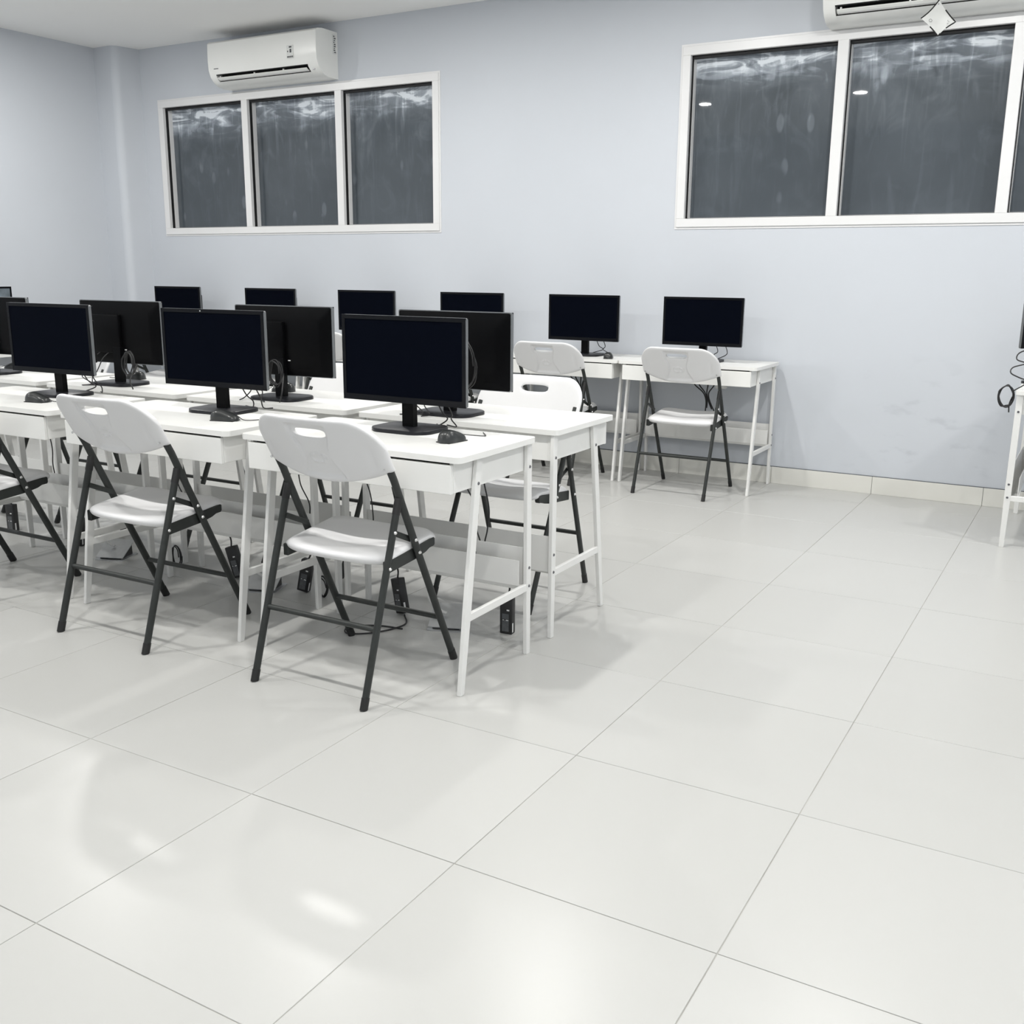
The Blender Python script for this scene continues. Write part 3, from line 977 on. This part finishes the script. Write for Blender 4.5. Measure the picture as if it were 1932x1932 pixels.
mouse_spots = [
    (-0.040, 0.975, -8, 'black mouse on the nearest desk beside the monitor base', [(0.0, 0.054, 0.016), (0.005, 0.09, 0.010), (0.02, 0.14, 0.003), (-0.03, 0.19, 0.003)]),
    (-0.965, 0.925, -75, 'black mouse on the second front-row desk', [(0.0, 0.054, 0.016), (0.01, 0.085, 0.006), (-0.05, 0.12, 0.003), (-0.13, 0.11, 0.003)]),
    (-1.955, 0.895, -80, 'black mouse on the front-row desk at the left edge', [(0.0, 0.054, 0.016), (0.0, 0.085, 0.006), (-0.05, 0.11, 0.003), (-0.13, 0.09, 0.003)]),
    (-1.395, 1.700, 110, 'black mouse half hidden behind the second back-turned monitor', [(0.0, 0.054, 0.016), (0.01, 0.10, 0.004), (0.03, 0.15, 0.003)]),
    (-2.330, 1.690, 110, 'black mouse half hidden behind the third back-turned monitor', [(0.0, 0.054, 0.016), (0.01, 0.10, 0.004), (0.03, 0.15, 0.003)]),
    (-3.250, 1.690, 110, 'black mouse at the left edge behind the cut-off monitor', [(0.0, 0.054, 0.016), (0.01, 0.10, 0.004), (0.03, 0.15, 0.003)]),
    (-0.945, 4.105, 20, 'black mouse on the second desk from the right by the window wall', [(0.0, 0.054, 0.016), (0.01, 0.10, 0.004), (-0.02, 0.17, 0.003)]),
]
for k, (x, y, rz, lab, cord) in enumerate(mouse_spots):
    o = mouse if k == 0 else None
    if o is None:
        o = mouse.copy(); COL.objects.link(o)
        for ch in mouse.children:
            if ch.name.startswith('cord'): continue
            c = ch.copy(); COL.objects.link(c); c.parent = o
    o.location = (x, y, TOPZ); o.rotation_euler = (0, 0, math.radians(rz))
    tag(o, lab, 'mouse', 'black computer mice')
    cable('cord', cord, 0.0016, M['cable'], o, n=6)

# ================================================================== air conditioners
def make_ac(name, label, x0, x1, zb, zt_):
    root = empty(name, ((x0 + x1) / 2, YB, zb))
    W = (x1 - x0) / 2
    H = zt_ - zb
    full = [(0, 0), (0, H), (-0.165, H), (-0.215, H - 0.008), (-0.232, H - 0.022), (-0.236, H * 0.55), (-0.231, H * 0.34), (-0.214, H * 0.20),
            (-0.190, H * 0.115), (-0.150, 0.012), (-0.105, 0.0)]
    notch = [(0, 0), (0, H), (-0.165, H), (-0.215, H - 0.008), (-0.232, H - 0.022), (-0.236, H * 0.55), (-0.231, H * 0.34), (-0.222, H * 0.245),
             (-0.150, H * 0.29), (-0.140, H * 0.14), (-0.184, H * 0.100), (-0.150, 0.012), (-0.105, 0.0)]
    bm = bmesh.new()
    e = 0.062
    prism(bm, full, 'x', -W, -W + e)
    prism(bm, notch, 'x', -W + e, W - e - 0.03)
    prism(bm, full, 'x', W - e - 0.03, W)
    bmesh.ops.recalc_face_normals(bm, faces=bm.faces)
    finish('body', bm, M['ac'], root, smooth=True, angle=40)
    # dark inside of the outlet
    bm = bmesh.new()
    prism(bm, [(-0.2215, H * 0.240), (-0.150, H * 0.288), (-0.141, H * 0.142), (-0.1825, H * 0.104), (-0.178, H * 0.118), (-0.150, H * 0.155), (-0.156, H * 0.268), (-0.214, H * 0.228)], 'x', -W + e + 0.001, W - e - 0.031)
    finish('air_outlet', bm, M['ac_dark'], root)
    # flap
    bm = bmesh.new()
    prism(bm, [(-0.217, H * 0.170), (-0.213, H * 0.186), (-0.196, H * 0.150), (-0.180, H * 0.128), (-0.183, H * 0.118), (-0.200, H * 0.132)], 'x', -W + e + 0.010, W - e - 0.045)
    bmesh.ops.recalc_face_normals(bm, faces=bm.faces)
    bevel_sharp(bm, 0.001, 1, 60)
    finish('louver', bm, M['ac'], root)
    for t in (0.02, 0.42, 0.75):
        xx = -W + e + 0.012 + t * (2 * W - 2 * e - 0.07)
        bm = bmesh.new(); box(bm, (xx - 0.004, -0.208, H * 0.165), (xx + 0.004, -0.196, H * 0.215))
        finish('louver_clip', bm, M['ac'], root)
    # front panel seam
    bm = bmesh.new(); box(bm, (-W + 0.004, -0.2372, H * 0.40), (W - 0.004, -0.2362, H * 0.403))
    # stickers
    sx = W - 0.235
    bm = bmesh.new(); box(bm, (sx - 0.030, -0.2378, H * 0.40), (sx + 0.030, -0.2358, H * 0.40 + 0.085))
    bm2 = bm; st = finish('energy_sticker', bm2, M['sticker'], root)
    bm = bmesh.new()
    box(bm, (sx - 0.002, -0.2385, H * 0.40 + 0.036), (sx + 0.013, -0.2376, H * 0.40 + 0.060))
    box(bm, (sx - 0.008, -0.2385, H * 0.40 + 0.068), (sx + 0.016, -0.2376, H * 0.40 + 0.078))
    box(bm, (sx - 0.024, -0.2385, H * 0.40 + 0.040), (sx - 0.016, -0.2376, H * 0.40 + 0.050))
    for q in range(5):
        box(bm, (sx - 0.026 + q * 0.011, -0.2385, H * 0.40 + 0.004), (sx - 0.018 + q * 0.011, -0.2376, H * 0.40 + 0.014))
    finish('sticker_print', bm, M['print_dark'], st)
    bm = bmesh.new(); box(bm, (-W + 0.055, -0.2335, H * 0.36), (-W + 0.100, -0.2318, H * 0.375))
    finish('maker_mark', bm, M['print_dark'], root)
    bm = bmesh.new(); box(bm, (W - 0.0005, -0.055, H * 0.52), (W + 0.0008, -0.018, H * 0.94))
    ss = finish('side_sticker', bm, M['sticker'], root)
    bm = bmesh.new()
    for q in range(9):
        y0 = -0.050 + random.uniform(0, 0.012)
        box(bm, (W + 0.0008, y0, H * (0.55 + 0.042 * q)), (W + 0.0014, y0 + random.uniform(0.008, 0.022), H * (0.55 + 0.042 * q) + 0.007))
    finish('sticker_print', bm, M['print_dark'], ss)
    bm = bmesh.new(); box(bm, (W - 0.062, -0.203, H * 0.13), (W - 0.045, -0.198, H * 0.15))
    finish('status_light', bm, M['bolt'], root)
    tag(root, label, 'air conditioner', 'wall air conditioners')
    return root
make_ac('air_conditioner', 'white split air conditioner above the left window', -4.352, -3.312, 2.590, 2.903)
make_ac('air_conditioner', 'white split air conditioner cut by the top edge above the right window', 0.170, 1.235, 2.572, 2.885)

# white paper notice dangling from the second air conditioner
bm = bmesh.new()
n = 14
c0 = [(0.680, 2.530), (0.763, 2.604), (0.846, 2.497), (0.771, 2.437)]       # corners x,z (left, top, right, bottom)
P4 = [Vector((c[0], 0, c[1])) for c in c0]
G = []
for i in range(n + 1):
    row = []
    for j in range(n + 1):
        u, v = i / n, j / n
        p = P4[0] * (1 - u) * (1 - v) + P4[1] * u * (1 - v) + P4[2] * u * v + P4[3] * (1 - u) * v
        # pinched sides
        ctr = (P4[0] + P4[1] + P4[2] + P4[3]) / 4
        edge = max(abs(2 * u - 1), abs(2 * v - 1))
        mid = 1 - min(abs(2 * u - 1), abs(2 * v - 1)) ** 2
        p = ctr + (p - ctr) * (1 - 0.07 * mid * edge ** 2)
        p.y = 4.235 + 0.010 * math.sin(3.0 * u + 1) * math.cos(2.5 * v) - 0.02 * (1 - v) * 0.3
        row.append(bm.verts.new(p))
    G.append(row)
for i in range(n):
    for j in range(n):
        bm.faces.new((G[i][j], G[i + 1][j], G[i + 1][j + 1], G[i][j + 1]))
bmesh.ops.recalc_face_normals(bm, faces=bm.faces)
edge_pts = [G[i][0].co.copy() for i in range(n + 1)] + [G[n][j].co.copy() for j in range(1, n + 1)] + [G[i][n].co.copy() for i in range(n - 1, -1, -1)] + [G[0][j].co.copy() for j in range(n - 1, 0, -1)]
geom = bmesh.ops.solidify(bm, geom=bm.faces[:], thickness=0.0012)
sign = empty('paper_notice', (0.765, 4.235, 2.44))
def sub(o):
    o.matrix_parent_inverse = Matrix.Translation((-0.765, -4.235, -2.44)); return o
sub(finish('sheet', bm, M['paper'], sign, smooth=True, angle=50))
bm = bmesh.new()
m_ = len(edge_pts)
for a, b in ((0, 15), (20, 36), (40, 50)):
    sweep(bm, [edge_pts[k % m_] for k in range(a, b)], 0.0034, seg=6)
sub(finish('dark_edge', bm, M['gasket'], sign))
bm = bmesh.new()
def dash(u, v, du, dv, w=0.0016):
    p = [P4[0] * (1 - a) * (1 - b) + P4[1] * a * (1 - b) + P4[2] * a * b + P4[3] * (1 - a) * b for a, b in ((u, v), (u + du, v + dv))]
    for q in p: q.y = 4.2195
    sweep(bm, p, w, 0.0008, seg=6)
dash(0.86, 0.10, 0.05, -0.02, 0.003)
dash(0.80, 0.80, -0.06, 0.02, 0.002); dash(0.76, 0.84, 0.02, 0.05, 0.003); dash(0.66, 0.86, 0.04, 0.06, 0.002)
for k in range(10):
    a0, a1 = 2 * PI * k / 10, 2 * PI * (k + 1) / 10
    dash(0.22 + 0.06 * math.cos(a0), 0.36 + 0.06 * math.sin(a0), 0.06 * (math.cos(a1) - math.cos(a0)), 0.06 * (math.sin(a1) - math.sin(a0)), 0.0015)
sub(finish('printed_marks', bm, M['print_dark'], sign))
bm = bmesh.new()
sweep(bm, smooth_path([(0.763, 4.236, 2.600), (0.764, 4.262, 2.618), (0.765, 4.285, 2.622)], 5), 0.0015, seg=6)
sub(finish('hanging_string', bm, M['cable_white'], sign))
tag(sign, 'crumpled white paper notice with dark edges hanging from the right air conditioner', 'notice')

# ================================================================== things under the desks
def make_floor_socket(x, y, rz, label):
    root = empty('floor_socket', (x, y, 0), rz)
    bm = bmesh.new(); prism(bm, rounded_rect(-0.068, 0.068, -0.068, 0.068, 0.008, 3), 'z', 0.0002, 0.004)
    finish('plate', bm, M['socket_metal'], root)
    bm = bmesh.new()
    prism(bm, [(0.050, 0.004), (-0.050, 0.004), (-0.044, 0.012), (0.048, 0.060)], 'x', -0.05, 0.05)
    finish('pop_up_box', bm, M['adapter'], root)
    bm = bmesh.new()
    prism(bm, [(-0.058, 0.010), (-0.060, 0.014), (0.050, 0.070), (0.052, 0.066)], 'x', -0.064, 0.064)
    finish('lid', bm, M['socket_metal'], root)
    tag(root, label, 'floor socket', 'pop-up floor sockets')
make_floor_socket(-2.045, 1.275, 0.35, 'open metal floor socket under the left front desk, lid raised')
make_floor_socket(-1.150, 1.275, 0.35, 'open metal floor socket under the second front desk, lid raised')
make_floor_socket(-0.262, 1.285, 0.35, 'open metal floor socket under the nearest desk, lid raised')

def make_adapter(x, y, rz, tilt, label, h=0.135):
    root = empty('power_adapter', (x, y, 0), rz)
    root.rotation_euler = (0, tilt, rz)
    off = 0.030 * abs(math.sin(tilt))
    root.location = (x, y, off)
    bm = bmesh.new(); box(bm, (-0.024, -0.016, 0.0), (0.024, 0.016, h), bevel=0.004, seg=2)
    finish('body', bm, M['adapter'], root, smooth=True, angle=40)
    bm = bmesh.new(); box(bm, (-0.014, -0.0166, 0.010), (0.012, -0.0158, 0.052)); box(bm, (-0.014, -0.0166, 0.056), (0.012, -0.0158, 0.076))
    finish('rating_label', bm, M['adapter_label'], root)
    bm = bmesh.new(); box(bm, (0.004, -0.0168, 0.088), (0.014, -0.0160, 0.093)); box(bm, (0.0240, -0.012, 0.008), (0.0246, -0.004, 0.042))
    box(bm, (-0.012, -0.0170, 0.052), (-0.006, -0.0164, 0.054)); box(bm, (0.001, -0.0170, 0.051), (0.011, -0.0164, 0.054))
    finish('white_print', bm, M['white_print'], root)
    cable('lead', [(0.0, 0, h - 0.004), (0.006, 0.004, h + 0.03), (0.012, -0.016, h + 0.07), (0.002, -0.045, h + 0.10)], 0.0035, M['cable'], root, n=6)
    tag(root, label, 'power adapter', 'black power adapters under the desks')
make_adapter(-0.040, 1.330, 0.10, 0.0, 'black power adapter standing by the aisle end of the back-to-back desks')
make_adapter(-0.985, 1.318, 0.25, 0.20, 'tilted black power adapter seen between the two front folding chairs')
make_adapter(-0.478, 1.300, -0.2, -0.22, 'tilted black power adapter behind the right legs of the nearest chair')
make_adapter(-1.330, 1.318, 0.2, -0.28, 'tilted black power adapter near the second desk right leg')
make_adapter(-2.350, 1.318, 0.2, 0.05, 'black power adapter under the left front desk behind its leg')
make_adapter(-2.860, 1.330, 0.2, 0.0, 'black power adapter at the left edge under the middle row')

def thing_cable(name, pts, r, m, label, cat='cable', n=8):
    o = cable(name, pts, r, m, None, n=n)
    tag(o, label, cat)
    return o

# leads dropping from the nearest desks into their trays
def drop(xx, yy, label, amp=0.02, seed=0):
    rnd = random.Random(seed)
    pts = [(xx, yy, 0.634), (xx + rnd.uniform(-amp, amp), yy + 0.004, 0.56), (xx + rnd.uniform(-amp, amp) + 0.02, yy, 0.48),
           (xx + 0.03, yy + 0.002, 0.41), (xx + 0.035 + rnd.uniform(-amp, amp), yy + 0.006, 0.345), (xx + 0.04, yy + 0.008, 0.242)]
    thing_cable('cable', pts, 0.0026, M['cable'], label)
drop(-0.115, 1.192, 'thin black cable dropping into the nearest desk tray, left of the pair', seed=1)
drop(-0.075, 1.196, 'thin black cable dropping into the nearest desk tray, right of the pair', seed=2)
drop(-0.560, 1.194, 'thin black cable dropping behind the nearest chair back', seed=3)
drop(-0.860, 1.194, 'black cable looping down at the right end of the second front desk', 0.035, seed=4)
drop(-1.560, 1.194, 'black cable hanging behind the second front chair', 0.035, seed=5)
drop(-2.350, 1.194, 'black cable hanging under the left front desk', 0.03, seed=6)

def coil(c, r, turns, axis, seed, label, rad=0.0026, name='cable_coil', drop_to=None):
    rnd = random.Random(seed)
    c = Vector(c)
    pts = []
    N = 9
    for k in range(turns * N + 1):
        a = 2 * PI * k / N
        rr = r * (1 + rnd.uniform(-0.12, 0.12))
        u, w = rr * 0.62 * math.cos(a), rr * math.sin(a)
        off = 0.006 * (k / N - turns / 2) + rnd.uniform(-0.002, 0.002)
        if axis == 'y': pts.append(c + Vector((u, off, w)))
        elif axis == 'x': pts.append(c + Vector((off, u, w)))
        else: pts.append(c + Vector((u, w, abs(off))))
    if drop_to is not None: pts += [Vector(p) for p in drop_to]
    o = cable(name, pts, rad, M['cable'], None, n=4)
    tag(o, label, 'cable')
coil((0.055, 1.214, 0.262), 0.030, 3, 'y', 1, 'bundled black lead lying in the nearest desk tray at the aisle end')
coil((-0.090, 1.214, 0.310), 0.040, 3, 'x', 2, 'looped black lead poking out of the nearest desk tray')
coil((-0.292, 1.436, 0.935), 0.082, 3, 'y', 3, 'coiled cable on the back of the rightmost back-turned monitor', 0.0028)
coil((-1.175, 1.418, 0.86), 0.050, 3, 'y', 4, 'coiled black cable beside the second front monitor', 0.003, drop_to=[(-1.12, 1.39, 0.79), (-1.13, 1.385, 0.749)])
coil((-2.02, 1.405, 0.855), 0.050, 4, 'y', 5, 'coiled black cable beside the left front monitor', 0.003, drop_to=[(-1.99, 1.38, 0.79), (-1.97, 1.375, 0.749)])
coil((-0.872, 1.302, 0.045), 0.040, 3, 'y', 6, 'loose loop of black lead on the floor by the second desk end')
coil((-1.690, 1.302, 0.050), 0.045, 3, 'y', 7, 'loose loop of black lead on the floor under the second front desk')
coil((-2.270, 1.225, 0.300), 0.035, 3, 'x', 8, 'looped black lead in the tray of the left front desk')
coil((-1.700, 1.590, 0.49), 0.060, 3, 'x', 9, 'looped black lead hanging under the middle row')

# white conduits from the trays to the floor sockets
for x, lab in ((-0.262, 'nearest'), (-1.150, 'second front'), (-2.045, 'left front')):
    thing_cable('conduit', [(x - 0.06, 1.232, 0.214), (x - 0.06, 1.238, 0.16), (x - 0.055, 1.246, 0.10), (x - 0.02, 1.262, 0.062), (x + 0.0, 1.27, 0.052)], 0.0055, M['cable_white'],
                'white flexible cable from the %s desk tray to its floor socket' % lab)
# lead wandering on the floor under the nearest chair
thing_cable('cable', [(-0.465, 1.29, 0.004), (-0.40, 1.20, 0.004), (-0.44, 1.08, 0.004), (-0.52, 1.02, 0.004), (-0.56, 1.08, 0.004), (-0.48, 1.14, 0.004), (-0.38, 1.16, 0.004)],
            0.003, M['cable'], 'black lead snaking over the floor under the nearest chair')

# leads under the window-wall desks
for dx, lab in ((-0.412, 'rightmost'), (-1.268, 'second')):
    root = empty('cable_bundle', (dx + 0.03, 4.33, 0.43))
    rnd = random.Random(int(dx * 100))
    for k in range(4):
        ph = rnd.uniform(-0.02, 0.02)
        pts = [(-0.06 + 0.03 * k, 0.0, 0.205), (-0.075 + 0.04 * k + ph, -0.01, 0.17), (-0.02 + 0.012 * k, -0.012, 0.12), (0.0 + 0.008 * k, -0.01, 0.07), (0.005 + 0.016 * k + ph, -0.012, rnd.uniform(0.0, 0.03))]
        cable('cable', pts, 0.004, M['cable'], root, n=6)
    tag(root, 'bundle of black cables hanging below the %s window-wall desk' % lab, 'cable bundle', 'cable bundles under the window-wall desks')
    bm = bmesh.new(); box(bm, (dx + 0.17, 4.26, 0.605), (dx + 0.25, 4.32, 0.634), bevel=0.004, seg=1)
    o = finish('power_adapter', bm, M['adapter'])
    tag(o, 'flat black power adapter fixed beneath the %s window-wall desk' % lab, 'power adapter', 'power adapters fixed beneath desks')
    if lab == 'rightmost':
        bm = bmesh.new(); box(bm, (dx + 0.10, 4.27, 0.585), (dx + 0.165, 4.31, 0.634), bevel=0.004, seg=1)
        o = finish('power_plug', bm, M['cable_white'])
        tag(o, 'small white plug box beneath the rightmost window-wall desk', 'plug')

# coil over the back edge of the desk at the right margin
coil((1.322, 3.60, 0.715), 0.050, 4, 'y', 11, 'coiled black cable hanging off the desk at the right edge', 0.003,
     drop_to=[(1.340, 3.605, 0.68), (1.342, 3.60, 0.64)])
thing_cable('cable', [(1.405, 3.79, 0.93), (1.352, 3.70, 0.91), (1.345, 3.68, 0.88), (1.385, 3.66, 0.865), (1.335, 3.645, 0.845), (1.330, 3.63, 0.82), (1.37, 3.625, 0.80), (1.41, 3.63, 0.785),
                      (1.385, 3.61, 0.765), (1.352, 3.60, 0.742)], 0.003, M['cable'], 'looping black monitor lead at the right edge of the photo')
